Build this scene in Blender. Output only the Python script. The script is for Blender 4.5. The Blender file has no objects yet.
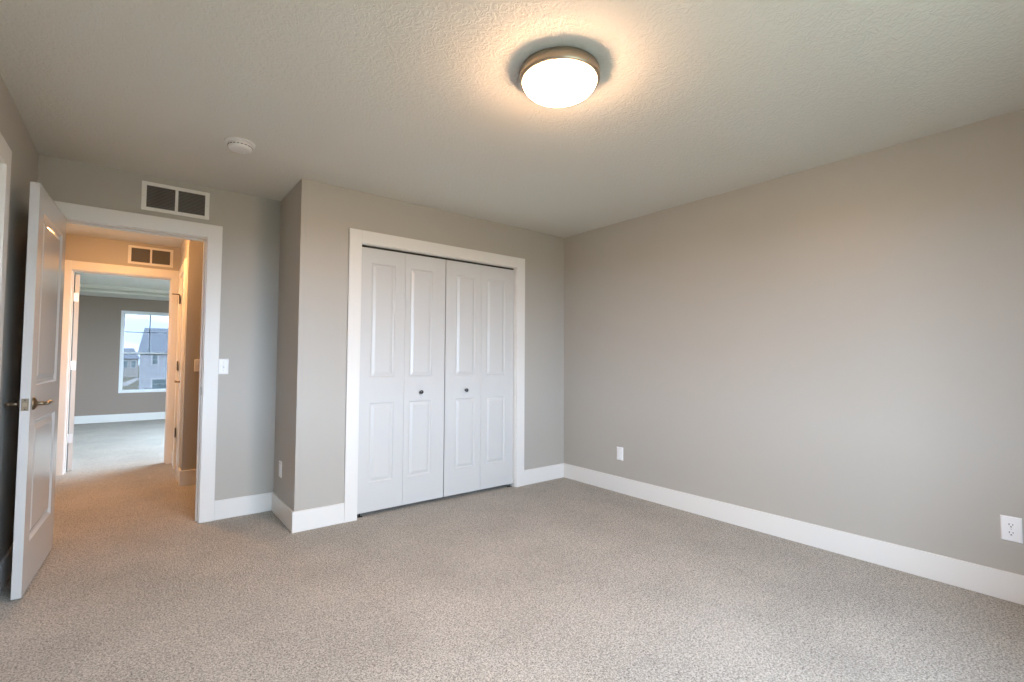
import bpy, bmesh, math, random
from mathutils import Vector, Matrix
R = math.radians
scene = bpy.context.scene
COL = scene.collection

# ------------------------------------------------------------------ camera
cam_data = bpy.data.cameras.new('camera')
cam_data.sensor_width = 36.0
cam_data.lens = 475.965 / 1024 * 36.0
cam_data.clip_start = 0.02
cam_data.clip_end = 2000
cam = bpy.data.objects.new('camera', cam_data)
COL.objects.link(cam)
_r = Vector((0.78463197, -0.61993838, 0.00539293))
_u = Vector((-0.02937717, -0.02848969, 0.99916231))
_f = Vector((0.61926542, 0.78413312, 0.04056595))
cam.matrix_world = Matrix(((_r.x, _u.x, -_f.x, -3.43283), (_r.y, _u.y, -_f.y, -3.48949), (_r.z, _u.z, -_f.z, 1.17538), (0, 0, 0, 1)))
scene.camera = cam

# ------------------------------------------------------------------ exposure, daylight
scene.view_settings.view_transform = 'Standard'
scene.view_settings.look = 'None'
scene.view_settings.gamma = 1.0
scene.view_settings.use_curve_mapping = False
scene.view_settings.exposure = 1.58
cy = scene.cycles
cy.use_denoising = True
cy.max_bounces = 10
cy.diffuse_bounces = 7
cy.glossy_bounces = 4
cy.transmission_bounces = 6
cy.transparent_max_bounces = 12
cy.sample_clamp_indirect = 8.0
cy.caustics_reflective = False
cy.caustics_refractive = False

SKY = 9.4            # brightness of the overcast sky
LAMP = 57.0          # bedroom lamp bowl
HALL_LAMP = 58.0     # hallway lamp bowl

world = bpy.data.worlds.new('sky')
scene.world = world
world.use_nodes = True
wn, wl = world.node_tree.nodes, world.node_tree.links
wn.clear()
wo = wn.new('ShaderNodeOutputWorld')
wb = wn.new('ShaderNodeBackground')
tc = wn.new('ShaderNodeTexCoord')
ns = wn.new('ShaderNodeTexNoise')
mp = wn.new('ShaderNodeMapping')
mp.inputs['Scale'].default_value = (1, 1, 5)
cr = wn.new('ShaderNodeValToRGB')
ns.inputs['Scale'].default_value = 5.5
ns.inputs['Detail'].default_value = 5
cr.color_ramp.elements[0].position = 0.40
cr.color_ramp.elements[0].color = (0.46, 0.69, 1.0, 1)
cr.color_ramp.elements[1].position = 0.60
cr.color_ramp.elements[1].color = (0.75, 0.885, 1.0, 1)
wl.new(tc.outputs['Generated'], mp.inputs['Vector'])
wl.new(mp.outputs['Vector'], ns.inputs['Vector'])
wl.new(ns.outputs['Fac'], cr.inputs['Fac'])
wl.new(cr.outputs['Color'], wb.inputs['Color'])
wb.inputs['Strength'].default_value = SKY
wl.new(wb.outputs['Background'], wo.inputs['Surface'])


def portal(name, loc, rot, sx, sy):
    d = bpy.data.lights.new(name, 'AREA')
    d.shape = 'RECTANGLE'
    d.size, d.size_y = sx, sy
    d.cycles.is_portal = True
    o = bpy.data.objects.new(name, d)
    o.location = loc
    o.rotation_euler = rot
    COL.objects.link(o)


# daylight comes in through the bedroom window behind the camera and the far room's window, plus an added side one
portal('daylight_bedroom_window', (-2.30, -4.235, 1.40), (R(90), 0, 0), 2.2, 1.5)
portal('daylight_far_window', (-3.225, 8.125, 1.30), (R(-90), 0, 0), 0.8, 1.4)
portal('daylight_added_side_window', (-1.075, 4.8, 1.18), (0, R(90), 0), 1.95, 2.6)


# ------------------------------------------------------------------ helpers
class MB:
    """collects shapes into one mesh"""
    def __init__(self):
        self.v, self.f, self.s = [], [], []

    def add(self, vs, fs, smooth=False):
        b = len(self.v)
        self.v += [tuple(p) for p in vs]
        self.f += [tuple(b + i for i in f) for f in fs]
        self.s += [smooth] * len(fs)
        return self

    def box(self, x0, x1, y0, y1, z0, z1):
        if x0 > x1: x0, x1 = x1, x0
        if y0 > y1: y0, y1 = y1, y0
        if z0 > z1: z0, z1 = z1, z0
        vs = [(x, y, z) for z in (z0, z1) for y in (y0, y1) for x in (x0, x1)]
        return self.add(vs, [(0, 2, 3, 1), (4, 5, 7, 6), (0, 1, 5, 4), (2, 6, 7, 3), (0, 4, 6, 2), (1, 3, 7, 5)])

    def prism(self, pts, axis, a, b):
        """closed polygon of 2-D points swept along an axis ('x','y','z')"""
        def m(p, h):
            if axis == 'x': return (h, p[0], p[1])
            if axis == 'y': return (p[0], h, p[1])
            return (p[0], p[1], h)
        n = len(pts)
        vs = [m(p, a) for p in pts] + [m(p, b) for p in pts]
        fs = [tuple(range(n))[::-1], tuple(range(n, 2 * n))]
        fs += [(i, (i + 1) % n, n + (i + 1) % n, n + i) for i in range(n)]
        return self.add(vs, fs)

    def lathe(self, prof, seg=48, M=None, smooth=True, cap0=True, cap1=True):
        """profile of (radius, height) turned about z"""
        vs, fs = [], []
        for (r, z) in prof:
            for k in range(seg):
                a = 2 * math.pi * k / seg
                vs.append(Vector((r * math.cos(a), r * math.sin(a), z)))
        for i in range(len(prof) - 1):
            for k in range(seg):
                k2 = (k + 1) % seg
                fs.append((i * seg + k, i * seg + k2, (i + 1) * seg + k2, (i + 1) * seg + k))
        if cap0: fs.append(tuple(range(seg))[::-1])
        if cap1: fs.append(tuple(range((len(prof) - 1) * seg, len(prof) * seg)))
        if M is not None: vs = [M @ p for p in vs]
        return self.add(vs, fs, smooth)

    def tube(self, pts, radii, seg=14, squash=1.0):
        """round bar through points"""
        pts = [Vector(p) for p in pts]
        vs, fs = [], []
        prev = None
        for i, p in enumerate(pts):
            t = (pts[min(i + 1, len(pts) - 1)] - pts[max(i - 1, 0)]).normalized()
            if prev is None:
                ref = Vector((0, 0, 1)) if abs(t.z) < 0.9 else Vector((1, 0, 0))
                n = t.cross(ref).normalized()
            else:
                n = (prev - t * prev.dot(t)).normalized()
            prev = n
            b = t.cross(n)
            for k in range(seg):
                a = 2 * math.pi * k / seg
                vs.append(p + (n * math.cos(a) + b * math.sin(a) * squash) * radii[i])
        for i in range(len(pts) - 1):
            for k in range(seg):
                k2 = (k + 1) % seg
                fs.append((i * seg + k, i * seg + k2, (i + 1) * seg + k2, (i + 1) * seg + k))
        fs.append(tuple(range(seg))[::-1])
        fs.append(tuple(range((len(pts) - 1) * seg, len(pts) * seg)))
        return self.add(vs, fs, True)

    def xform(self, M):
        self.v = [tuple(M @ Vector(p)) for p in self.v]
        return self

    def build(self, name, mat, parent=None, bevel=0.0, segs=2, loc=None):
        me = bpy.data.meshes.new(name)
        me.from_pydata(self.v, [], self.f)
        bm = bmesh.new()
        bm.from_mesh(me)
        bmesh.ops.recalc_face_normals(bm, faces=bm.faces)
        bm.to_mesh(me)
        bm.free()
        for p, s in zip(me.polygons, self.s): p.use_smooth = s
        me.materials.append(mat)
        o = bpy.data.objects.new(name, me)
        COL.objects.link(o)
        if parent is not None: o.parent = parent
        if loc is not None: o.location = loc
        if bevel:
            md = o.modifiers.new('edges', 'BEVEL')
            md.width = bevel
            md.segments = segs
            md.limit_method = 'ANGLE'
            md.angle_limit = R(40)
        return o


def tag(o, label=None, cat=None, group=None, kind=None):
    if label: o['label'] = label
    if cat: o['category'] = cat
    if group: o['group'] = group
    if kind: o['kind'] = kind
    return o


def empty(name, loc, rz=0.0, label=None, cat=None, group=None, kind=None):
    o = bpy.data.objects.new(name, None)
    o.empty_display_size = 0.1
    o.location = loc
    o.rotation_euler = (0, 0, rz)
    COL.objects.link(o)
    return tag(o, label, cat, group, kind)


def children(o):
    return [c for c in bpy.data.objects if c.parent is o]


def copy_tree(o, parent=None):
    c = o.copy()
    COL.objects.link(c)
    if parent is not None: c.parent = parent
    for ch in children(o): copy_tree(ch, c)
    return c


# ------------------------------------------------------------------ materials
def srgb(r, g, b):
    def c(v):
        v /= 255
        return v / 12.92 if v <= 0.04045 else ((v + 0.055) / 1.055) ** 2.4
    return (c(r), c(g), c(b), 1)


def mat(name, col, rough=0.5, metal=0.0, spec=0.5, bump=None, var=0.0):
    """bump = (scale, detail, strength, distance)"""
    m = bpy.data.materials.new(name)
    m.use_nodes = True
    n, l = m.node_tree.nodes, m.node_tree.links
    b = n['Principled BSDF']
    b.inputs['Base Color'].default_value = col
    b.inputs['Roughness'].default_value = rough
    b.inputs['Metallic'].default_value = metal
    b.inputs['Specular IOR Level'].default_value = spec
    t = n.new('ShaderNodeTexCoord')
    if bump:
        x = n.new('ShaderNodeTexNoise')
        x.inputs['Scale'].default_value = bump[0]
        x.inputs['Detail'].default_value = bump[1]
        bp = n.new('ShaderNodeBump')
        bp.inputs['Strength'].default_value = bump[2]
        bp.inputs['Distance'].default_value = bump[3]
        l.new(t.outputs['Object'], x.inputs['Vector'])
        l.new(x.outputs['Fac'], bp.inputs['Height'])
        l.new(bp.outputs['Normal'], b.inputs['Normal'])
    if var:
        x = n.new('ShaderNodeTexNoise')
        x.inputs['Scale'].default_value = 1.7
        x.inputs['Detail'].default_value = 3
        mx = n.new('ShaderNodeMix')
        mx.data_type = 'RGBA'
        mx.inputs['A'].default_value = tuple(c * (1 - var) for c in col[:3]) + (1,)
        mx.inputs['B'].default_value = tuple(min(1, c * (1 + var)) for c in col[:3]) + (1,)
        l.new(t.outputs['Object'], x.inputs['Vector'])
        l.new(x.outputs['Fac'], mx.inputs['Factor'])
        l.new(mx.outputs['Result'], b.inputs['Base Color'])
    return m


M = {}
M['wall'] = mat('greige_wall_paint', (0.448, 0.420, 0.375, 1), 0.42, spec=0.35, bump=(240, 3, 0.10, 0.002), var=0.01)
M['far_wall'] = mat('backlit_wall_paint', (0.30, 0.238, 0.198, 1), 0.5, spec=0.3, bump=(240, 3, 0.10, 0.002))  # dim, warm light on the backlit far wall is put into the colour
M['trim'] = mat('white_trim_paint', (0.77, 0.75, 0.715, 1), 0.34, spec=0.45)
M['door'] = mat('white_door_paint', (0.61, 0.605, 0.59, 1), 0.32, spec=0.5, bump=(60, 4, 0.02, 0.002))
M['gloss_door'] = mat('white_semi_gloss_door_paint', (0.58, 0.57, 0.55, 1), 0.13, spec=0.5, bump=(60, 4, 0.02, 0.002))
M['plate'] = mat('white_plastic', (0.86, 0.86, 0.86, 1), 0.35)
M['screw'] = mat('painted_screw', (0.62, 0.62, 0.62, 1), 0.35, metal=0.3)
M['slot'] = mat('dark_slot', (0.03, 0.03, 0.03, 1), 0.6)
M['nickel'] = mat('brushed_nickel', (0.27, 0.215, 0.15, 1), 0.36, metal=1.0, bump=(300, 2, 0.05, 0.001))
M['bolt'] = mat('worn_brass_bolt', (0.30, 0.23, 0.15, 1), 0.6, metal=0.7)
M['pan'] = mat('brushed_nickel_lamp_pan', (0.46, 0.37, 0.28, 1), 0.35, metal=1.0)
M['steel'] = mat('bright_hinge_steel', (0.78, 0.78, 0.78, 1), 0.35, metal=0.6)
M['bronze'] = mat('dark_bronze', (0.10, 0.075, 0.05, 1), 0.4, metal=0.8)
M['knob'] = mat('dark_nickel_knob', (0.09, 0.09, 0.095, 1), 0.22, metal=1.0)
M['louver'] = mat('shaded_louver_enamel', (0.165, 0.155, 0.145, 1), 0.45)  # grey holds the shade seen between the slats
M['vent_frame'] = mat('white_vent_enamel', (0.78, 0.76, 0.72, 1), 0.4)
M['duct'] = mat('duct_shade', (0.03, 0.028, 0.026, 1), 0.8)  # near black stands in for the shade behind the louvers
M['closet'] = mat('closet_interior_paint', (0.25, 0.24, 0.22, 1), 0.8)
M['track'] = mat('dark_track_metal', (0.04, 0.036, 0.032, 1), 0.5, metal=0.4)
M['vinyl'] = mat('white_window_vinyl', (0.80, 0.82, 0.84, 1), 0.35)
M['muntin'] = mat('backlit_grid_vinyl', (0.22, 0.27, 0.32, 1), 0.4)  # blue grey carries the backlit shade of the bars
M['smoke'] = mat('off_white_plastic', (0.74, 0.72, 0.70, 1), 0.45)
M['lawn'] = mat('lawn_and_dirt', (0.20, 0.185, 0.13, 1), 0.95, bump=(3, 4, 0.4, 0.1), var=0.25)
M['grey_siding'] = mat('grey_siding', (0.60, 0.63, 0.68, 1), 0.7)
M['pale_siding'] = mat('pale_siding', (0.55, 0.53, 0.50, 1), 0.7)
M['shingles'] = mat('grey_shingles', (0.29, 0.32, 0.36, 1), 0.85, bump=(8, 4, 0.5, 0.05))
M['house_trim'] = mat('house_white_trim', (0.85, 0.86, 0.88, 1), 0.6)
M['house_pane'] = mat('house_window_glass', (0.24, 0.32, 0.34, 1), 0.12)
M['concrete'] = mat('pale_concrete', (0.42, 0.40, 0.38, 1), 0.9, bump=(4, 4, 0.3, 0.03))


def ceiling_mat():
    m = mat('textured_ceiling_paint', (0.69, 0.672, 0.612, 1), 0.75, spec=0.2)
    n, l = m.node_tree.nodes, m.node_tree.links
    b = n['Principled BSDF']
    t = n.new('ShaderNodeTexCoord')
    a = n.new('ShaderNodeTexNoise')
    a.inputs['Scale'].default_value = 28
    a.inputs['Detail'].default_value = 3
    a.inputs['Distortion'].default_value = 2.2
    r = n.new('ShaderNodeValToRGB')
    r.color_ramp.elements[0].position = 0.42
    r.color_ramp.elements[1].position = 0.58
    f = n.new('ShaderNodeTexNoise')
    f.inputs['Scale'].default_value = 170
    f.inputs['Detail'].default_value = 2
    ad = n.new('ShaderNodeMath')
    ad.operation = 'MULTIPLY_ADD'
    ad.inputs[1].default_value = 0.35
    bp = n.new('ShaderNodeBump')
    bp.inputs['Strength'].default_value = 0.42
    bp.inputs['Distance'].default_value = 0.004
    for q in (a, f): l.new(t.outputs['Object'], q.inputs['Vector'])
    l.new(a.outputs['Fac'], r.inputs['Fac'])
    l.new(f.outputs['Fac'], ad.inputs[0])
    l.new(r.outputs['Color'], ad.inputs[2])
    l.new(ad.outputs['Value'], bp.inputs['Height'])
    l.new(bp.outputs['Normal'], b.inputs['Normal'])
    return m


def carpet_mat():
    m = mat('beige_cut_pile_carpet', (0.4, 0.35, 0.3, 1), 1.0, spec=0.05)
    n, l = m.node_tree.nodes, m.node_tree.links
    b = n['Principled BSDF']
    b.inputs['Sheen Weight'].default_value = 0.15
    b.inputs['Sheen Roughness'].default_value = 0.6
    t = n.new('ShaderNodeTexCoord')
    v = n.new('ShaderNodeTexVoronoi')          # yarn tufts
    v.inputs['Scale'].default_value = 300
    x = n.new('ShaderNodeTexNoise')            # tuft clumps
    x.inputs['Scale'].default_value = 120
    x.inputs['Detail'].default_value = 5
    x.inputs['Roughness'].default_value = 0.7
    g = n.new('ShaderNodeTexNoise')            # how the pile lies
    g.inputs['Scale'].default_value = 2.3
    g.inputs['Detail'].default_value = 3
    for q in (v, x, g): l.new(t.outputs['Object'], q.inputs['Vector'])
    sep = n.new('ShaderNodeSeparateColor')
    l.new(v.outputs['Color'], sep.inputs['Color'])
    s1 = n.new('ShaderNodeMath'); s1.operation = 'MULTIPLY_ADD'
    s1.inputs[1].default_value = 0.46
    s2 = n.new('ShaderNodeMath'); s2.operation = 'MULTIPLY_ADD'
    s2.inputs[1].default_value = 1.5
    s2.inputs[2].default_value = -0.48
    l.new(x.outputs['Fac'], s2.inputs[0])
    l.new(sep.outputs['Red'], s1.inputs[0])
    l.new(s2.outputs['Value'], s1.inputs[2])
    r = n.new('ShaderNodeValToRGB')
    e = r.color_ramp.elements
    e[0].position = 0.18
    e[0].color = (0.140, 0.125, 0.105, 1)
    e[1].position = 0.76
    e[1].color = (0.62, 0.575, 0.50, 1)
    k = r.color_ramp.elements.new(0.48)
    k.color = (0.405, 0.364, 0.310, 1)
    l.new(s1.outputs['Value'], r.inputs['Fac'])
    hs = n.new('ShaderNodeHueSaturation')
    mr = n.new('ShaderNodeMapRange')
    mr.inputs['From Min'].default_value = 0.3
    mr.inputs['From Max'].default_value = 0.7
    mr.inputs['To Min'].default_value = 0.90
    mr.inputs['To Max'].default_value = 1.08
    l.new(g.outputs['Fac'], mr.inputs['Value'])
    l.new(mr.outputs['Result'], hs.inputs['Value'])
    l.new(r.outputs['Color'], hs.inputs['Color'])
    l.new(hs.outputs['Color'], b.inputs['Base Color'])
    bp = n.new('ShaderNodeBump')
    bp.inputs['Strength'].default_value = 0.8
    bp.inputs['Distance'].default_value = 0.006
    l.new(s1.outputs['Value'], bp.inputs['Height'])
    l.new(bp.outputs['Normal'], b.inputs['Normal'])
    return m


def bowl_mat(name, colour, edge, strength, bulbs):
    """lit frosted glass: glows strongest in front of the bulbs inside"""
    m = bpy.data.materials.new(name)
    m.use_nodes = True
    n, l = m.node_tree.nodes, m.node_tree.links
    b = n['Principled BSDF']
    b.inputs['Base Color'].default_value = (0.85, 0.80, 0.70, 1)
    b.inputs['Roughness'].default_value = 0.25
    t = n.new('ShaderNodeTexCoord')
    total = None
    for p in bulbs:
        d = n.new('ShaderNodeVectorMath')
        d.operation = 'DISTANCE'
        d.inputs[1].default_value = p
        l.new(t.outputs['Object'], d.inputs[0])
        mr = n.new('ShaderNodeMapRange')
        mr.interpolation_type = 'SMOOTHSTEP'
        mr.inputs['From Min'].default_value = 0.03
        mr.inputs['From Max'].default_value = 0.13
        mr.inputs['To Min'].default_value = 1.0
        mr.inputs['To Max'].default_value = 0.0
        l.new(d.outputs['Value'], mr.inputs['Value'])
        if total is None:
            total = mr.outputs['Result']
        else:
            a = n.new('ShaderNodeMath')
            a.operation = 'ADD'
            l.new(total, a.inputs[0])
            l.new(mr.outputs['Result'], a.inputs[1])
            total = a.outputs['Value']
    s = n.new('ShaderNodeMath')
    s.operation = 'MULTIPLY_ADD'
    s.inputs[1].default_value = strength * 0.15
    s.inputs[2].default_value = strength * 0.70
    l.new(total, s.inputs[0])
    mx = n.new('ShaderNodeMix')
    mx.data_type = 'RGBA'
    mx.inputs['A'].default_value = edge
    mx.inputs['B'].default_value = colour
    l.new(total, mx.inputs['Factor'])
    l.new(mx.outputs['Result'], b.inputs['Emission Color'])
    l.new(s.outputs['Value'], b.inputs['Emission Strength'])
    return m


def glass_mat(name, tint, refl=0.08):
    m = bpy.data.materials.new(name)
    m.use_nodes = True
    n, l = m.node_tree.nodes, m.node_tree.links
    n.clear()
    o = n.new('ShaderNodeOutputMaterial')
    mx = n.new('ShaderNodeMixShader')
    tr = n.new('ShaderNodeBsdfTransparent')
    gl = n.new('ShaderNodeBsdfGlossy')
    lw = n.new('ShaderNodeLayerWeight')
    lw.inputs['Blend'].default_value = refl
    tr.inputs['Color'].default_value = tint
    gl.inputs['Roughness'].default_value = 0.02
    l.new(lw.outputs['Fresnel'], mx.inputs['Fac'])
    l.new(tr.outputs['BSDF'], mx.inputs[1])
    l.new(gl.outputs['BSDF'], mx.inputs[2])
    l.new(mx.outputs['Shader'], o.inputs['Surface'])
    return m


M['ceiling'] = ceiling_mat()
M['carpet'] = carpet_mat()
M['clear_glass'] = glass_mat('clear_window_glass', (0.96, 0.965, 0.97, 1))
M['tinted_glass'] = glass_mat('view_dimming_window_glass', (0.255, 0.250, 0.252, 1), 0.02)  # dark tint added to dim the bright sky and houses behind this pane
M['bowl'] = bowl_mat('lit_frosted_glass', (1.0, 0.60, 0.35, 1), (1.0, 0.60, 0.35, 1), LAMP, [(-0.075, 0.0, -0.075), (0.075, 0.0, -0.075)])
M['hall_bowl'] = bowl_mat('lit_frosted_hall_glass', (1.0, 0.49, 0.18, 1), (1.0, 0.49, 0.18, 1), HALL_LAMP, [(-0.075, 0.0, -0.075), (0.075, 0.0, -0.075)])

# ------------------------------------------------------------------ the setting
C = 2.44                     # ceiling height
XL, XB, YA = -3.943, -2.557, 0.617      # left wall, jut of the closet, entry wall
YS = -4.10                   # window wall behind the camera
YH = 0.737                   # hall side of the entry wall
XH, YB, YF, YF2 = -3.070, 1.890, 3.100, 3.220    # hall side wall, brown wall, far doorway wall (both faces)
YW = 8.0                     # far room's window wall


def struct(o, label, cat):
    return tag(o, label, cat, kind='structure')


struct(MB().box(-5.05, 0.12, -4.22, 8.12, -0.12, 0.0).build('floor', M['carpet']),
       'speckled beige cut pile carpet running through bedroom, hall and far room', 'carpet')
struct(MB().box(-5.05, 0.12, -4.22, YF2, C, C + 0.12).build('ceiling', M['ceiling']),
       'off white textured ceiling over the bedroom and hall', 'ceiling')
# far room: flat middle, lowered band round the edge with a shadow gap
fc = MB()
fc.box(-5.05, -1.08, YF2, YW + 0.12, 2.43, 2.55)
for (x0, x1, y0, y1) in ((-4.9, -4.2, YF2, YW), (-1.9, -1.2, YF2, YW), (-4.2, -1.9, YF2, YF2 + 0.7), (-4.2, -1.9, 7.29, YW)):
    fc.box(x0, x1, y0, y1, 2.305, 2.335)
for (x0, x1, y0, y1) in ((-4.9, -4.25, YF2, YW), (-1.85, -1.2, YF2, YW), (-4.25, -1.85, YF2, YF2 + 0.65), (-4.25, -1.85, 7.34, YW)):
    fc.box(x0, x1, y0, y1, 2.335, 2.365)
for (x0, x1, y0, y1) in ((-4.9, -4.2, YF2, YW), (-1.9, -1.2, YF2, YW), (-4.2, -1.9, YF2, YF2 + 0.7), (-4.2, -1.9, 7.29, YW)):
    fc.box(x0, x1, y0, y1, 2.365, 2.43)
struct(fc.build('ceiling_far', M['ceiling']), 'pale tray ceiling of the room past the hall doorway', 'ceiling')


def wall(name, label, *boxes, m='wall'):
    mb = MB()
    for b in boxes: mb.box(*b)
    return struct(mb.build(name, M[m]), label, 'wall')


EX0, EX1, EZ = -3.854, -3.035, 2.070       # entry doorway
KX0, KX1, KZ = -2.137, -0.620, 2.062       # closet opening
FX0, FX1, FZ = -3.985, -3.125, 2.090       # far doorway
SY0, SY1, SZ = 2.140, 2.750, 2.062         # hall side door
LY0, LY1, LZ = -1.098, -0.338, 2.075       # door in left wall

wall('wall_right', 'long blank greige wall right of the closet', (0, 0.12, YS, YH, 0, C))
wall('wall_back', 'greige wall around the white bifold closet doors',
     (XB, KX0, 0, 0.12, 0, C), (KX1, 0, 0, 0.12, 0, C), (KX0, KX1, 0, 0.12, KZ, C))
wall('wall_return', 'narrow greige side of the closet jut facing the entry door', (XB, XB + 0.12, 0.12, YA, 0, C))
wall('wall_entry', 'greige wall around the entry doorway under the vent',
     (XL, EX0, YA, YH, 0, C), (EX1, 0, YA, YH, 0, C), (EX0, EX1, YA, YH, EZ, C))
wall('wall_left', 'shaded greige wall behind the open entry door',
     (XL - 0.12, XL, YS, LY0, 0, C), (XL - 0.12, XL, LY1, YH, 0, C), (XL - 0.12, XL, LY0, LY1, LZ, C))
SX0, SX1, SZ0, SZ1 = -3.35, -1.25, 0.70, 2.10      # window behind the camera
wall('wall_front', 'greige wall with the window behind the camera',
     (XL - 0.12, SX0, YS - 0.12, YS, 0, C), (SX1, 0.12, YS - 0.12, YS, 0, C),
     (SX0, SX1, YS - 0.12, YS, 0, SZ0), (SX0, SX1, YS - 0.12, YS, SZ1, C))
wall('wall_hall_right', 'brown lit hall wall with a light switch right of the far doorway', (XH, -0.9, YB, YB + 0.11, 0, C))
wall('wall_hall_side', 'hall side wall holding the hinged door beside the far doorway',
     (XH, XH + 0.11, YB + 0.11, SY0, 0, C), (XH, XH + 0.11, SY1, YF, 0, C), (XH, XH + 0.11, SY0, SY1, SZ, C))
wall('wall_hall_far', 'orange lit hall wall around the far doorway',
     (-4.9, FX0, YF, YF2, 0, C), (FX1, -1.2, YF, YF2, 0, C), (FX0, FX1, YF, YF2, FZ, C))
wall('wall_hall_left', 'hall wall hidden behind the open entry door', (-4.18, -4.06, YH, YF, 0, C))
wall('wall_hall_end', 'wall closing the right end of the hall', (-0.9, -0.78, YH, YB + 0.11, 0, C))
FW = (-3.670, -2.795, 0.525, 2.070)                 # far window rough opening x0,x1,z0,z1
FV = (3.5, 6.1, 0.200, 2.150)                     # side window added out of sight to brighten the far room: y0,y1,z0,z1
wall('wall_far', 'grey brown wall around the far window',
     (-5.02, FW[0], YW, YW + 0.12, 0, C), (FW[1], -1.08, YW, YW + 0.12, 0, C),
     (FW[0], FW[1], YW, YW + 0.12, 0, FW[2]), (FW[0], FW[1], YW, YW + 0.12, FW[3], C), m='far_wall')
wall('wall_far_left', 'left wall of the room past the hall', (-5.02, -4.9, YF, YW, 0, C))
wall('wall_far_right', 'right wall of the room past the hall', (-1.2, -1.08, YF, FV[0], 0, C), (-1.2, -1.08, FV[1], YW, 0, C),
     (-1.2, -1.08, FV[0], FV[1], 0, FV[2]), (-1.2, -1.08, FV[0], FV[1], FV[3], C))
struct(MB().box(XB + 0.12, 0, 0.60, 0.617, 0, C).box(XB + 0.12, XB + 0.125, 0.12, 0.60, 0, C).build('wall_closet', M['closet']),
       'dark inside of the closet behind the bifold doors', 'wall')


# ------------------------------------------------------------------ baseboards
BT, BH = 0.015, 0.140


def baseboard(name, label, *runs):
    mb = MB()
    for (x0, x1, y0, y1) in runs: mb.box(x0, x1, y0, y1, 0, BH)
    return struct(mb.build(name, M['trim'], bevel=0.003), label, 'baseboard')


CW, CT = 0.090, 0.018                       # casing width, thickness
baseboard('baseboard_right', 'long white baseboard along the right wall', (-BT, 0, YS, 0))
baseboard('baseboard_back', 'short white baseboard between the closet and the right wall', (KX1 + 0.084, -BT, -BT, 0))
baseboard('baseboard_closet', 'short white baseboard left of the closet casing', (XB - BT, KX0 - 0.084, -BT, 0))
baseboard('baseboard_return', 'white baseboard on the side of the closet jut', (XB - BT, XB, 0, YA - BT))
baseboard('baseboard_entry', 'white baseboard right of the entry doorway under the light switch', (EX1 + 0.082, XB, YA - BT, YA))
baseboard('baseboard_left', 'shaded baseboard behind the open entry door', (XL, XL + BT, LY1 + 0.084, YA))
baseboard('baseboard_front', 'white baseboard under the window behind the camera', (XL, -BT, YS, YS + BT))
baseboard('baseboard_hall', 'baseboard under the brown hall wall', (XH - BT, -0.9, YB - BT, YB))
baseboard('baseboard_hall_side', 'stub of baseboard on the corner beside the hall side door',
          (XH - BT, XH, YB, SY0 - 0.080), (XH - BT, XH, SY1 + 0.080, YF - CT))
baseboard('baseboard_far', 'baseboard under the far window', (-4.9, -1.2, YW - BT, YW))


# ------------------------------------------------------------------ door casings and jambs
def casing_x(name, label, x0, x1, z, yface, ydir, depth, cw=CW, stop=None, clip_left=None, clip_right=None, both=False, ch=None):
    """casing of an opening in a wall that runs along x; ydir points out of the wall to the viewer"""
    root = empty(name, ((x0 + x1) / 2, yface, 0))
    struct(root, label, 'door casing')
    ox, oy = (x0 + x1) / 2, yface
    J = 0.016
    def B(a, b, c, d, e, f): return MB().box(a - ox, b - ox, c - oy, d - oy, e, f)
    for s in ([1] if not both else [1, -1]):
        ya = yface if s == 1 else yface - ydir * depth
        yb = ya + s * ydir * CT
        a, b, h = x0 + 0.010, x1 - 0.010, z - 0.010
        lx, rx_ = a - cw, b + cw
        if clip_left is not None: lx = max(lx, clip_left)
        if clip_right is not None: rx_ = min(rx_, clip_right)
        B(lx, a, ya, yb, 0, h + (ch or cw)).build('casing_leg', M['trim'], root, bevel=0.0015)
        B(b, rx_, ya, yb, 0, h + (ch or cw)).build('casing_leg', M['trim'], root, bevel=0.0015)
        B(a, b, ya, yb, h, h + (ch or cw)).build('casing_head', M['trim'], root, bevel=0.0015)
    yb = yface - ydir * depth
    jm = MB()
    for (a, b, e, f) in ((x0, x0 + J, 0, z), (x1 - J, x1, 0, z), (x0 + J, x1 - J, z - J, z)):
        jm.box(a - ox, b - ox, yface + ydir * 0.001 - oy, yb - ydir * 0.001 - oy, e, f)
    jm.build('jamb', M['trim'], root)
    if stop:
        sm = MB()
        s0, s1 = yface - ydir * stop - oy, yface - ydir * (stop + 0.032) - oy
        sm.box(x0 + J - ox, x0 + J + 0.011 - ox, s0, s1, 0, z - J)
        sm.box(x1 - J - 0.011 - ox, x1 - J - ox, s0, s1, 0, z - J)
        sm.box(x0 + J + 0.011 - ox, x1 - J - 0.011 - ox, s0, s1, z - J - 0.011, z - J)
        sm.build('door_stop', M['trim'], root, bevel=0.002)
    return root


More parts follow.
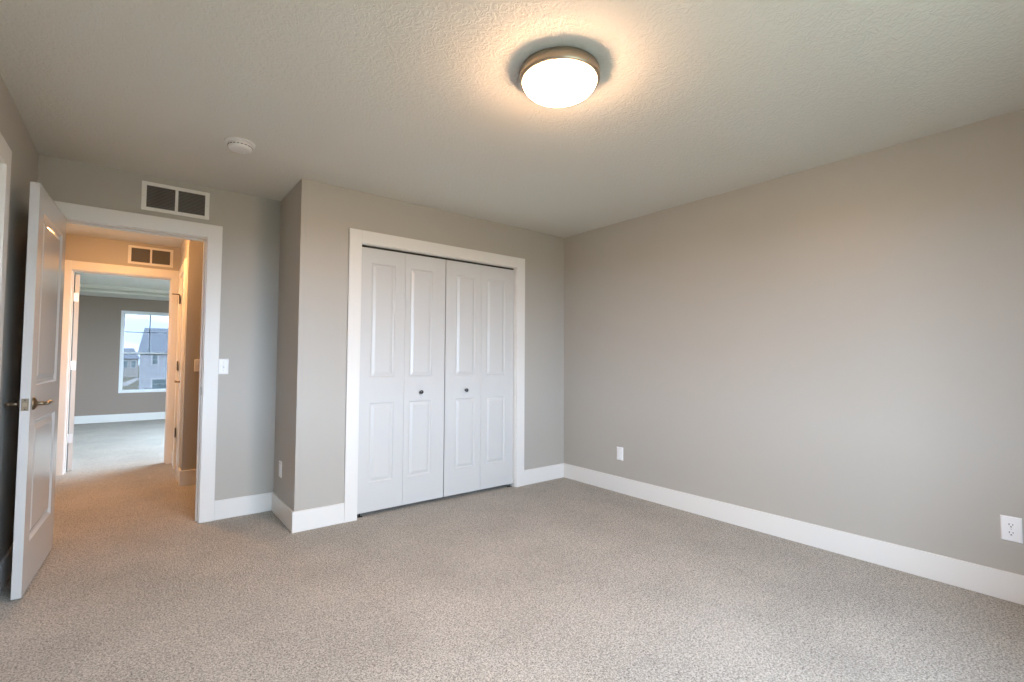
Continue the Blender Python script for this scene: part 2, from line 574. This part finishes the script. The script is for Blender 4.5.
def casing_y(name, label, y0, y1, z, xface, xdir, depth, cw=CW, clip_hi=None):
    root = empty(name, (xface, (y0 + y1) / 2, 0))
    struct(root, label, 'door casing')
    ox, oy = xface, (y0 + y1) / 2
    J = 0.016
    def B(a, b, c, d, e, f): return MB().box(a - ox, b - ox, c - oy, d - oy, e, f)
    xa, xb = xface, xface + xdir * CT
    a_, b_, h_ = y0 + 0.010, y1 - 0.010, z - 0.010
    B(xa, xb, a_ - cw, a_, 0, h_ + cw).build('casing_leg', M['trim'], root, bevel=0.0015)
    B(xa, xb, b_, b_ + cw, 0, h_ + cw).build('casing_leg', M['trim'], root, bevel=0.0015)
    B(xa, xb, a_, b_, h_, h_ + cw).build('casing_head', M['trim'], root, bevel=0.0015)
    jm = MB()
    xe = xface - xdir * depth
    for (a, b, e, f) in ((y0, y0 + J, 0, z), (y1 - J, y1, 0, z), (y0 + J, y1 - J, z - J, z)):
        jm.box(xface + xdir * 0.001 - ox, xe - ox, a - oy, b - oy, e, f)
    jm.build('jamb', M['trim'], root)
    return root


t1 = casing_x('trim_1', 'white casing of the entry doorway under the large vent', EX0, EX1, EZ, YA, -1, 0.12, cw=0.092, ch=0.099, stop=0.045, clip_left=XL + 0.003, both=True)
casing_x('trim_2', 'white casing framing the bifold closet doors', KX0, KX1, KZ, 0.0, -1, 0.12, cw=0.094)
casing_x('trim_3', 'orange lit casing of the far doorway in the hall', FX0, FX1, FZ, YF, -1, 0.12, cw=0.090, stop=0.05, clip_right=XH - 0.001)
casing_y('trim_4', 'casing of the hinged side door seen edge on in the hall', SY0, SY1, SZ, XH, -1, 0.11)
casing_y('trim_5', 'casing of the door in the left wall, cut by the photo edge', LY0, LY1, LZ, XL, 1, 0.12, cw=0.094)
# strike plate in the entry jamb
MB().box(EX1 - 0.0175, EX1 - 0.0155, YA + 0.008, YA + 0.036, 0.91, 0.97).xform(Matrix.Translation((-(EX0 + EX1) / 2, -YA, 0))).build('strike_plate', M['nickel'], t1)


# ------------------------------------------------------------------ doors
def panel_slab(w, h, t, panels, prof):
    """door slab: x 0..w, y 0..t, z 0..h; panels are (x0,x1,z0,z1); prof = [(inset, depth)...] pressed into both faces"""
    xs = sorted({0.0, w} | {p[0] for p in panels} | {p[1] for p in panels})
    zs = sorted({0.0, h} | {p[2] for p in panels} | {p[3] for p in panels})
    mb = MB()
    for (y, sgn) in ((0.0, 1), (t, -1)):
        for i in range(len(xs) - 1):
            for j in range(len(zs) - 1):
                a, b, c, d = xs[i], xs[i + 1], zs[j], zs[j + 1]
                mid = ((a + b) / 2, (c + d) / 2)
                if any(p[0] < mid[0] < p[1] and p[2] < mid[1] < p[3] for p in panels): continue
                mb.add([(a, y, c), (b, y, c), (b, y, d), (a, y, d)], [(0, 1, 2, 3)])
        for (a, b, c, d) in panels:
            rings = [[(a + i, y + sgn * e, c + i), (b - i, y + sgn * e, c + i), (b - i, y + sgn * e, d - i), (a + i, y + sgn * e, d - i)] for (i, e) in prof]
            vs = [p for r_ in rings for p in r_]
            fs = []
            for k in range(len(rings) - 1):
                for q in range(4):
                    q2 = (q + 1) % 4
                    fs.append((k * 4 + q, k * 4 + q2, k * 4 + 4 + q2, k * 4 + 4 + q))
            n0 = (len(rings) - 1) * 4
            fs.append((n0, n0 + 1, n0 + 2, n0 + 3))
            mb.add(vs, fs)
    mb.add([(0, 0, 0), (w, 0, 0), (w, t, 0), (0, t, 0)], [(0, 1, 2, 3)])
    mb.add([(0, 0, h), (w, 0, h), (w, t, h), (0, t, h)], [(3, 2, 1, 0)])
    mb.add([(0, 0, 0), (0, t, 0), (0, t, h), (0, 0, h)], [(0, 1, 2, 3)])
    mb.add([(w, 0, 0), (w, t, 0), (w, t, h), (w, 0, h)], [(3, 2, 1, 0)])
    return mb


def weld(o):
    bm = bmesh.new()
    bm.from_mesh(o.data)
    bmesh.ops.remove_doubles(bm, verts=bm.verts, dist=1e-5)
    # give shared edges their T-junction vertices a closed surface
    bmesh.ops.recalc_face_normals(bm, faces=bm.faces)
    bm.to_mesh(o.data)
    bm.free()
    return o


PROF2 = [(0, 0), (0.006, 0.004), (0.013, 0.0105), (0.024, 0.0115), (0.052, 0.003), (0.056, 0.003)]
PROF4 = [(0, 0), (0.007, 0.007), (0.015, 0.008), (0.036, 0.001), (0.038, 0.001)]


def ry(a): return Matrix.Rotation(a, 4, 'Y')
def rx(a): return Matrix.Rotation(a, 4, 'X')


def lever_set(parent, x, z, y, out, toward, name='lever_handle'):
    """rose and lever on the door face at y, sticking out along 'out' (+1/-1 in y), lever pointing along x by 'toward'"""
    Mt = Matrix.Translation((x, y, z)) @ rx(R(-90) if out > 0 else R(90))
    o = MB().lathe([(0.004, 0), (0.032, 0.0), (0.032, 0.004), (0.027, 0.009), (0.016, 0.014), (0.011, 0.018)], 32, Mt).build(name, M['nickel'], parent)
    mb = MB()
    mb.tube([(x, y + out * 0.010, z), (x, y + out * 0.045, z)], [0.010, 0.010])
    pts = [(x - toward * 0.012, y + out * 0.050, z), (x, y + out * 0.052, z), (x + toward * 0.045, y + out * 0.053, z + 0.001),
           (x + toward * 0.085, y + out * 0.052, z + 0.001), (x + toward * 0.105, y + out * 0.049, z + 0.003), (x + toward * 0.128, y + out * 0.046, z + 0.008)]
    mb.tube(pts, [0.008, 0.0115, 0.010, 0.0098, 0.0105, 0.003], squash=0.8)
    mb.build('lever', M['nickel'], o)
    return o


def hinge(parent, x, y, z, m, name='hinge', leaf=None, pin=None):
    """knuckled barrel with a leaf; leaf = (dx, dy) direction of the leaf"""
    mb = MB()
    for k in range(5):
        mb.lathe([(0.0065, 0.0005), (0.0065, 0.0172)], 14, Matrix.Translation((x, y, z - 0.044 + 0.0178 * k)))
    mb.lathe([(0.003, -0.050), (0.0055, -0.047), (0.0055, -0.044), (0.0045, -0.044), (0.0045, 0.046), (0.006, 0.046), (0.005, 0.050)], 12, Matrix.Translation((x, y, z)))
    if leaf:
        dx, dy = leaf
        px, py = -dy * 0.0012, dx * 0.0012
        vs = []
        for (s, q) in ((0, -1), (1, -1), (1, 1), (0, 1)):
            vs.append((x + dx * 0.032 * s + px * q, y + dy * 0.032 * s + py * q))
        mb.prism(vs, 'z', z - 0.044, z + 0.045)
    if pin:
        mb.tube([(x, y, z + 0.052), (x + pin[0], y + pin[1], z + 0.053)], [0.0055, 0.0055], 10)
        mb.lathe([(0.009, -0.004), (0.009, 0.004)], 12, Matrix.Translation((x + pin[0], y + pin[1], z + 0.053)))
    return mb.build(name, m, parent)


# entry door, standing open against the left wall: local x runs from hinge to free edge, face y=0 looks into the room
W1, H1, T1 = 0.765, 2.040, 0.036
a1 = math.atan2(-0.172 - 0.592, -3.834 + 3.800)
d1 = empty('door_1', (-3.800, 0.592, 0.012), a1)
struct(d1, 'open white two panel entry door with nickel lever, standing against the left wall', 'door')
# local +y must point to the left wall (away from the room): rotate x axis to -Y gives local y = +X, so build with y from -T..0 side
sl = panel_slab(W1, H1, T1, [(0.115, W1 - 0.115, 0.235, 0.845), (0.115, W1 - 0.115, 1.025, H1 - 0.125)], PROF2)
sl.xform(Matrix.Translation((0, -T1, 0)))
weld(sl.build('slab', M['gloss_door'], d1))
lever_set(d1, W1 - 0.062, 0.933, 0.0, 1, -1)
lever_set(d1, W1 - 0.062, 0.933, -T1, -1, -1)
lp = MB().box(W1 - 0.0002, W1 + 0.0014, -T1 / 2 - 0.0135, -T1 / 2 + 0.0135, 0.933 - 0.030, 0.933 + 0.030).build('latch_plate', M['nickel'], d1, bevel=0.0005)
tag(lp, 'brass toned latch plate on the door edge')
MB().prism([(W1 + 0.001, -T1 / 2 - 0.007), (W1 + 0.012, -T1 / 2 - 0.007), (W1 + 0.006, -T1 / 2 + 0.007), (W1 + 0.001, -T1 / 2 + 0.007)], 'z', 0.933 - 0.009, 0.933 + 0.009).build('latch_bolt', M['bolt'], lp)
for dz in (-0.0225, 0.0225):
    MB().lathe([(0.0035, 0), (0.003, 0.0008)], 12, Matrix.Translation((W1 + 0.0014, -T1 / 2, 0.933 + dz)) @ ry(R(90))).build('screw', M['bronze'], lp)
for z in (0.22, 1.02, 1.82): hinge(d1, -0.006, -T1 - 0.004, z, M['nickel'])

# far room door, swung into the far room
W2 = 0.770
d2 = empty('door_2', (FX0 + 0.018, YF2 + 0.006, 0.012), R(101))
struct(d2, 'white door swung into the far room, seen edge on past the hall doorway', 'door')
sl = panel_slab(W2, H1, T1, [(0.115, W2 - 0.115, 0.235, 0.845), (0.115, W2 - 0.115, 1.025, H1 - 0.125)], PROF2)
sl.xform(Matrix.Translation((0.006, -T1 - 0.016, 0)))
weld(sl.build('slab', M['door'], d2))
for z in (0.33, 1.085, 1.80):
    hb = MB().box(0.0025, 0.0055, -T1 - 0.010, 0.002, z - 0.046, z + 0.046)
    hb.lathe([(0.0065, z - 0.048), (0.0065, z + 0.048)], 14, Matrix.Translation((0.001, -0.004, 0)))
    h_ = hb.build('hinge', M['steel'], d2)
    tag(h_, 'bright steel hinge')
lever_set(d2, W2 - 0.055, 0.93, -0.016, 1, -1)
lever_set(d2, W2 - 0.055, 0.93, -T1 - 0.016, -1, -1)

# hall side door, closed
W3 = SY1 - SY0 - 0.036
d3 = empty('door_3', (XH + 0.004, SY0 + 0.018, 0.012), R(90))
struct(d3, 'closed door in the hall side wall with three dark hinges and a lever', 'door')
sl = panel_slab(W3, H1, T1, [(0.115, W3 - 0.115, 0.235, 0.845), (0.115, W3 - 0.115, 1.025, H1 - 0.125)], PROF2)
sl.xform(Matrix.Translation((0, -T1, 0)))
weld(sl.build('slab', M['door'], d3))
# its room side (towards the hall) is local +y = world -x
for z in (0.375, 1.085, 1.80):
    h_ = hinge(d3, W3 + 0.006, 0.014, z, M['bronze'], leaf=(-1, 0), pin=(0.004, 0.060) if z > 1.7 else None)
    tag(h_, 'dark bronze hinge')
lever_set(d3, 0.062, 0.935, 0.0, 1, 1)

# door in the left wall, closed and set back
W5 = LY1 - LY0 - 0.036
d5 = empty('door_4', (XL - 0.070, LY1 - 0.018, 0.012), R(-90))
struct(d5, 'white door set back in the left wall casing, at the photo edge', 'door')
sl = panel_slab(W5, H1, T1, [(0.115, W5 - 0.115, 0.235, 0.845), (0.115, W5 - 0.115, 1.025, H1 - 0.125)], PROF2)
sl.xform(Matrix.Translation((0, -T1, 0)))
weld(sl.build('slab', M['door'], d5))

# closet bifolds
KW = (KX1 - KX0 - 0.032 - 0.012) / 4
KH = 2.000


def bifold(name, x, label, knob_leaf, spans):
    root = empty(name, (x, 0.026, 0.030))
    tag(root, label, 'closet door', kind='structure')
    TL = 0.030
    for i in range(2):
        pa, pb = spans[i]
        sl = panel_slab(KW - 0.002, KH, TL, [(pa, pb, 0.215, 0.815), (pa, pb, 1.010, KH - 0.115)], PROF4)
        sl.xform(Matrix.Translation((i * KW + 0.001, 0, 0)))
        lf = weld(sl.build('door_leaf', M['door'], root))
        if i == knob_leaf:
            kx = i * KW + (pa + pb) / 2
            Mt = Matrix.Translation((kx, 0, 0.885)) @ rx(R(90))
            k = MB().lathe([(0.009, 0), (0.008, 0.004), (0.006, 0.010), (0.0075, 0.014), (0.013, 0.019), (0.0155, 0.025), (0.0145, 0.030), (0.009, 0.034), (0.002, 0.0355)], 32, Mt).build('knob', M['knob'], lf)
            tag(k, 'small round dark nickel knob')
    px = 0.03 if knob_leaf == 1 else 2 * KW - 0.03
    br = MB()
    br.box(px - 0.020, px + 0.020, 0.004, 0.026, -0.030, -0.026)
    br.lathe([(0.005, -0.028), (0.005, 0.001)], 12, Matrix.Translation((px, 0.015, 0)))
    br.build('pivot_bracket', M['track'], root)
    return root


bifold('door_5', KX0 + 0.016 + 0.003, 'left folding pair of the white bifold closet doors', 1, ((0.088, 0.282), (0.042, 0.246)))
bifold('door_6', KX0 + 0.016 + 0.003 + 2 * KW + 0.006, 'right folding pair of the white bifold closet doors', 0, ((0.102, 0.306), (0.056, 0.268)))
tk = MB()
tk.prism([(0.030, 2.046), (0.030, 2.034), (0.034, 2.034), (0.034, 2.042), (0.052, 2.042), (0.052, 2.034), (0.056, 2.034), (0.056, 2.046)], 'x', KX0 + 0.018, KX1 - 0.018)
struct(tk.build('trim_6', M['track']), 'dark metal track above the bifold closet doors', 'door track')


# ------------------------------------------------------------------ windows
def sash_window(name, label, x0, x1, z0, z1, y, glass, grid=True):
    root = empty(name, ((x0 + x1) / 2, y, z0))
    struct(root, label, 'window')
    ox = (x0 + x1) / 2
    def B(mb, a, b, c, d, e, f): mb.box(a - ox, b - ox, c, d, e - z0, f - z0)
    fr = MB()
    fw = 0.032
    for (a, b, e, f) in ((x0, x0 + fw, z0, z1), (x1 - fw, x1, z0, z1), (x0 + fw, x1 - fw, z1 - fw, z1), (x0 + fw, x1 - fw, z0, z0 + fw)):
        B(fr, a, b, 0.010, 0.095, e, f)
    fr.build('window_frame', M['vinyl'], root, bevel=0.003)
    zm = z0 + (z1 - z0) * 0.482
    sw = 0.025
    a, b = x0 + fw, x1 - fw
    for (nm, e, f, ya, yb) in (('upper_sash', zm - 0.018, z1 - fw, 0.058, 0.083), ('lower_sash', z0 + fw, zm + 0.018, 0.026, 0.052)):
        s = MB()
        for (p, q, g, h) in ((a, a + sw, e, f), (b - sw, b, e, f), (a + sw, b - sw, f - sw, f), (a + sw, b - sw, e, e + sw)):
            B(s, p, q, ya, yb, g, h)
        so = s.build(nm, M['vinyl'], root, bevel=0.002)
        g = MB()
        B(g, a + sw - 0.004, b - sw + 0.004, (ya + yb) / 2 - 0.002, (ya + yb) / 2 + 0.002, e + sw - 0.004, f - sw + 0.004)
        g.build('pane', glass, so)
        if grid and nm == 'upper_sash':
            u = MB()
            B(u, (a + b) / 2 - 0.008, (a + b) / 2 + 0.008, ya + 0.004, yb - 0.004, e + sw, f - sw)
            B(u, a + sw, b - sw, ya + 0.004, yb - 0.004, (e + f) / 2 + 0.022, (e + f) / 2 + 0.036)
            u.build('muntin', M['muntin'], so)
    sl_ = MB()
    B(sl_, x0, x1, -0.004, 0.012, z0, z0 + 0.014)
    sl_.build('window_sill', M['trim'], root, bevel=0.003)
    return root


sash_window('window_1', 'white sash window with a grid in its upper half, seen through both doorways', FW[0], FW[1], FW[2], FW[3], YW + 0.02, M['tinted_glass'])
# bedroom window behind the camera: fixed twin frame
def twin_window(name, label, loc, rz, w, h):
    root = empty(name, loc, rz)
    struct(root, label, 'window')
    fr = MB()
    a = w / 2
    for (p, q, e, f) in ((-a, -a + 0.05, 0, h), (a - 0.05, a, 0, h), (-a + 0.05, a - 0.05, h - 0.05, h), (-a + 0.05, a - 0.05, 0, 0.05), (-0.03, 0.03, 0.05, h - 0.05)):
        fr.box(p, q, -0.10, -0.02, e, f)
    fr.build('window_frame', M['vinyl'], root, bevel=0.003)
    for (p, q) in ((-a + 0.05, -0.03), (0.03, a - 0.05)):
        MB().box(p, q, -0.064, -0.060, 0.05, h - 0.05).build('pane', M['clear_glass'], root)


twin_window('window_2', 'wide side window added to brighten the far room, hidden by the doorway', (-1.2, (FV[0] + FV[1]) / 2, FV[2]), R(90), FV[1] - FV[0], FV[3] - FV[2])
twin_window('window_3', 'wide bedroom window behind the camera', ((SX0 + SX1) / 2, YS, SZ0), 0, SX1 - SX0, SZ1 - SZ0)

# ------------------------------------------------------------------ ceiling lamps and smoke detector
def ceiling_lamp(loc, bowl, label):
    root = empty('ceiling_light', loc, R(35), label, 'ceiling light')
    MB().lathe([(0.150, 0.0), (0.166, -0.002), (0.172, -0.008), (0.175, -0.022), (0.175, -0.046), (0.171, -0.053), (0.163, -0.056), (0.158, -0.052), (0.150, -0.048)],
               72, cap1=False).build('metal_pan', M['pan'], root)
    prof = []
    for k in range(15):
        a = math.pi / 2 * k / 14
        prof.append((max(0.1615 * math.cos(a) ** 0.62 if k < 14 else 0.0015, 0.0015), -0.047 - 0.066 * math.sin(a) ** 1.1))
    MB().lathe(prof, 72, cap0=True).build('glass_bowl', bowl, root)
    return root


ceiling_lamp((-2.018, -2.022, C), M['bowl'], 'round flush ceiling light with lit frosted glass bowl and brushed nickel rim')
ceiling_lamp((-3.62, 1.80, C), M['hall_bowl'], 'lit flush ceiling light of the hallway, hidden above the doorway')

sd = empty('smoke_detector', (-2.990, -0.353, C), 0, 'small round white smoke detector on the ceiling near the entry door', 'smoke detector')
MB().lathe([(0.070, 0), (0.078, -0.002), (0.078, -0.008), (0.072, -0.011), (0.06, -0.011)], 48).build('mounting_base', M['smoke'], sd)
MB().lathe([(0.060, -0.009), (0.062, -0.012), (0.063, -0.034), (0.059, -0.042), (0.050, -0.046), (0.030, -0.048), (0.002, -0.0485)], 48).build('cover', M['smoke'], sd)
g = MB()
for k in range(20):
    a = 2 * math.pi * k / 20
    mt = Matrix.Rotation(a, 4, 'Z')
    b = MB().box(0.0605, 0.0640, -0.006, 0.006, -0.030, -0.026)
    b.xform(mt)
    g.add(b.v, b.f)
g.build('vent_slots', M['slot'], sd)
MB().lathe([(0.010, -0.0475), (0.010, -0.050), (0.008, -0.0515), (0.001, -0.052)], 20, Matrix.Translation((0.022, 0.012, 0))).build('test_button', M['plate'], sd)


# ------------------------------------------------------------------ return air grilles
def grille(loc, w, h, label):
    root = empty('air_vent', loc, 0, label, 'air vent', 'return air grilles over doorways')
    fw, t = 0.028, 0.007
    fr = MB()
    for (a, b, e, f) in ((-w / 2, -w / 2 + fw, 0, h), (w / 2 - fw, w / 2, 0, h), (-w / 2 + fw, w / 2 - fw, h - fw + 0.004, h), (-w / 2 + fw, w / 2 - fw, 0, fw - 0.004), (-0.009, 0.009, fw - 0.004, h - fw + 0.004)):
        fr.box(a, b, -t, 0, e, f)
    fo = fr.build('grille_frame', M['vent_frame'], root, bevel=0.002)
    for sx in (-1, 1):
        MB().lathe([(0.0035, 0), (0.003, 0.0012)], 12, Matrix.Translation((sx * (w / 2 - fw / 2), -t, h * 0.5)) @ rx(R(90))).build('screw', M['screw'], fo)
    for (a, b) in ((-w / 2 + fw, -0.009), (0.009, w / 2 - fw)):
        lv = MB()
        n = 15
        z0, z1 = fw - 0.004, h - fw + 0.004
        for k in range(n):
            z = z0 + (z1 - z0) * (k + 0.5) / n
            dz = (z1 - z0) / n
            lv.prism([(-0.0045, z - dz * 0.42), (-0.0035, z - dz * 0.46), (0.0, z + dz * 0.30), (-0.0008, z + dz * 0.36)], 'x', a, b)
        lv.build('louver_panel', M['louver'], root)
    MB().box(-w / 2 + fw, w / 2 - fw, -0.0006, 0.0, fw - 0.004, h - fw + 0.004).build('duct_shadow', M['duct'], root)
    return root


grille((-3.237, YA, 2.195), 0.396, 0.200, 'white framed return air vent on the bedroom wall above the entry doorway')
grille((-3.332, YF, 2.203), 0.398, 0.200, 'smaller looking air vent above the far doorway, lit orange by the hall')


# ------------------------------------------------------------------ switches and outlets (local: plate in xz plane, face at -y)
def plate_mb(w=0.072, h=0.117, t=0.006):
    a, b = w / 2, h / 2
    i = 0.005
    mb = MB()
    mb.add([(-a, 0, -b), (a, 0, -b), (a, 0, b), (-a, 0, b), (-a + i * .3, -t * .6, -b + i * .3), (a - i * .3, -t * .6, -b + i * .3), (a - i * .3, -t * .6, b - i * .3), (-a + i * .3, -t * .6, b - i * .3),
            (-a + i, -t, -b + i), (a - i, -t, -b + i), (a - i, -t, b - i), (-a + i, -t, b - i)],
           [(0, 1, 5, 4), (1, 2, 6, 5), (2, 3, 7, 6), (3, 0, 4, 7), (4, 5, 9, 8), (5, 6, 10, 9), (6, 7, 11, 10), (7, 4, 8, 11), (8, 9, 10, 11), (3, 2, 1, 0)])
    return mb


def screws(parent, spots, y):
    for (x, z) in spots:
        Mt = Matrix.Translation((x, y, z)) @ rx(R(90))
        MB().lathe([(0.0032, 0), (0.0028, 0.0009)], 12, Mt).build('screw', M['screw'], parent)


def toggle_switch(loc, rz, label, group=None):
    root = empty('light_switch', loc, rz, label, 'light switch', group)
    plate_mb(0.066, 0.115).build('wall_plate', M['plate'], root)
    MB().box(-0.0055, 0.0055, -0.0066, -0.0055, -0.0125, 0.0125).build('toggle_slot', M['screw'], root)
    MB().prism([(-0.006, -0.005), (-0.006, 0.005), (-0.016, 0.011), (-0.0175, 0.006)], 'x', -0.004, 0.004).build('toggle', M['plate'], root)
    screws(root, [(0, 0.030), (0, -0.030)], -0.006)
    return root


def duplex(loc, rz, label, group=None):
    root = empty('wall_outlet', loc, rz, label, 'outlet', group)
    plate_mb(0.076, 0.122).build('wall_plate', M['plate'], root)
    for s in (1, -1):
        fc_ = MB()
        pts = []
        for k in range(28):
            a = 2 * math.pi * k / 28
            pts.append((0.0172 * math.cos(a), max(-0.0142, min(0.0142, 0.0172 * math.sin(a))) + s * 0.0195))
        fc_.prism(pts, 'y', -0.0055, -0.0076)
        fo = fc_.build('receptacle', M['plate'], root)
        sl = MB()
        sl.box(-0.0078, -0.0052, -0.0080, -0.0074, s * 0.0195 - 0.001, s * 0.0195 + 0.008)
        sl.box(0.0052, 0.0078, -0.0080, -0.0074, s * 0.0195, s * 0.0195 + 0.007)
        sl.lathe([(0.0030, 0.0074), (0.0030, 0.0080)], 14, Matrix.Translation((0, 0, s * 0.0195 - 0.0075)) @ rx(R(90)))
        sl.build('slots', M['slot'], fo)
    screws(root, [(0, 0)], -0.006)
    return root


def decor(loc, rz, label, group=None):
    root = empty('wall_plate', loc, rz, label, 'wall plate', group)
    plate_mb().build('cover', M['plate'], root)
    MB().box(-0.0165, 0.0165, -0.0085, -0.005, -0.033, 0.033).build('insert', M['plate'], root, bevel=0.002)
    screws(root, [(0, 0.048), (0, -0.048)], -0.006)
    return root


toggle_switch((-2.9195, YA, 1.118), 0, 'white toggle light switch beside the entry doorway casing')
toggle_switch((-2.965, YB, 1.112), 0, 'shaded light switch on the brown hall wall, half hidden by casing')
duplex((0, -3.147, 0.353), R(-90), 'white double outlet low on the right wall, near the photo edge')
decor((0, -0.714, 0.345), R(-90), 'small white wall plate low on the right wall near the closet corner')
decor((XB, 0.405, 0.352), R(-90), 'tan shaded wall plate on the side of the closet jut')

# ------------------------------------------------------------------ outside the far window
struct(MB().box(-300, 300, -200, 400, -3.5, -3.3).build('ground', M['lawn']), 'lawn and bare ground outside the far window', 'ground')


def house(name, x0, x1, y0, y1, zb, ze, zr, siding, label, ridge_along='x', hip=0.0, wins=()):
    root = empty('house', ((x0 + x1) / 2, y0, zb))
    tag(root, label, 'house')
    ox, oy = (x0 + x1) / 2, y0
    MB().box(x0 - ox, x1 - ox, 0, y1 - y0, 0, ze - zb).build('walls', siding, root)
    ov = 0.25
    a, b, c, d = x0 - ov - ox, x1 + ov - ox, -ov, y1 - y0 + ov
    e, f = ze - zb - 0.05, zr - zb
    ym = (y1 - y0) / 2
    rf = MB()
    rf.add([(a, c, e), (b, c, e), (b, d, e), (a, d, e), (a + hip, ym, f), (b - hip, ym, f), (a, c, e - 0.2), (b, c, e - 0.2), (b, d, e - 0.2), (a, d, e - 0.2)],
           [(0, 1, 5, 4), (2, 3, 4, 5), (3, 0, 4), (1, 2, 5), (6, 7, 1, 0), (7, 8, 2, 1), (8, 9, 3, 2), (9, 6, 0, 3), (9, 8, 7, 6)])
    rf.build('roof', M['shingles'], root)
    for (wx0, wx1, wz0, wz1) in wins:
        w = MB()
        t = 0.15
        for (p, q, g, h) in ((wx0 - t, wx0, wz0 - t, wz1 + t), (wx1, wx1 + t, wz0 - t, wz1 + t), (wx0, wx1, wz1, wz1 + t), (wx0, wx1, wz0 - t, wz0),
                             (wx0, wx1, (wz0 + wz1) / 2 - 0.03, (wz0 + wz1) / 2 + 0.03)):
            w.box(p - ox, q - ox, -0.06, 0.0, g - zb, h - zb)
        wo_ = w.build('window', M['house_trim'], root)
        MB().box(wx0 - ox, wx1 - ox, -0.03, 0.0, wz0 - zb, wz1 - zb).build('pane', M['house_pane'], wo_)
    return root


house('house', -3.02, 7.0, 66.0, 75.0, -3.3, 1.95, 4.95, M['grey_siding'], 'grey sided house with a steep grey roof, filling the right of the far window',
      hip=0.6, wins=((-1.90, -1.42, 0.50, 1.58), (-1.84, 0.1, -2.35, -1.28)))
house('house', -9.5, -2.9, 140, 148, -3.3, 1.2, 3.6, M['pale_siding'], 'pale house with a grey roof, left of the grey house', hip=1.2,
      wins=((-5.6, -4.9, -1.0, 0.6), (-4.2, -3.4, -1.0, 0.6)))
house('house', -22, -12, 150, 160, -3.3, 1.6, 4.2, M['pale_siding'], 'distant pale house past the left edge of the far window', hip=0.0,
      wins=((-19, -18, -0.6, 0.8), (-15, -14, -0.6, 0.8)))
struct(MB().prism([(-6.0, 95), (-3.4, 133), (-2.4, 133), (-4.4, 95)], 'z', -3.3, -3.27).build('path', M['concrete']), 'pale path crossing the lawn outside the far window', 'path')
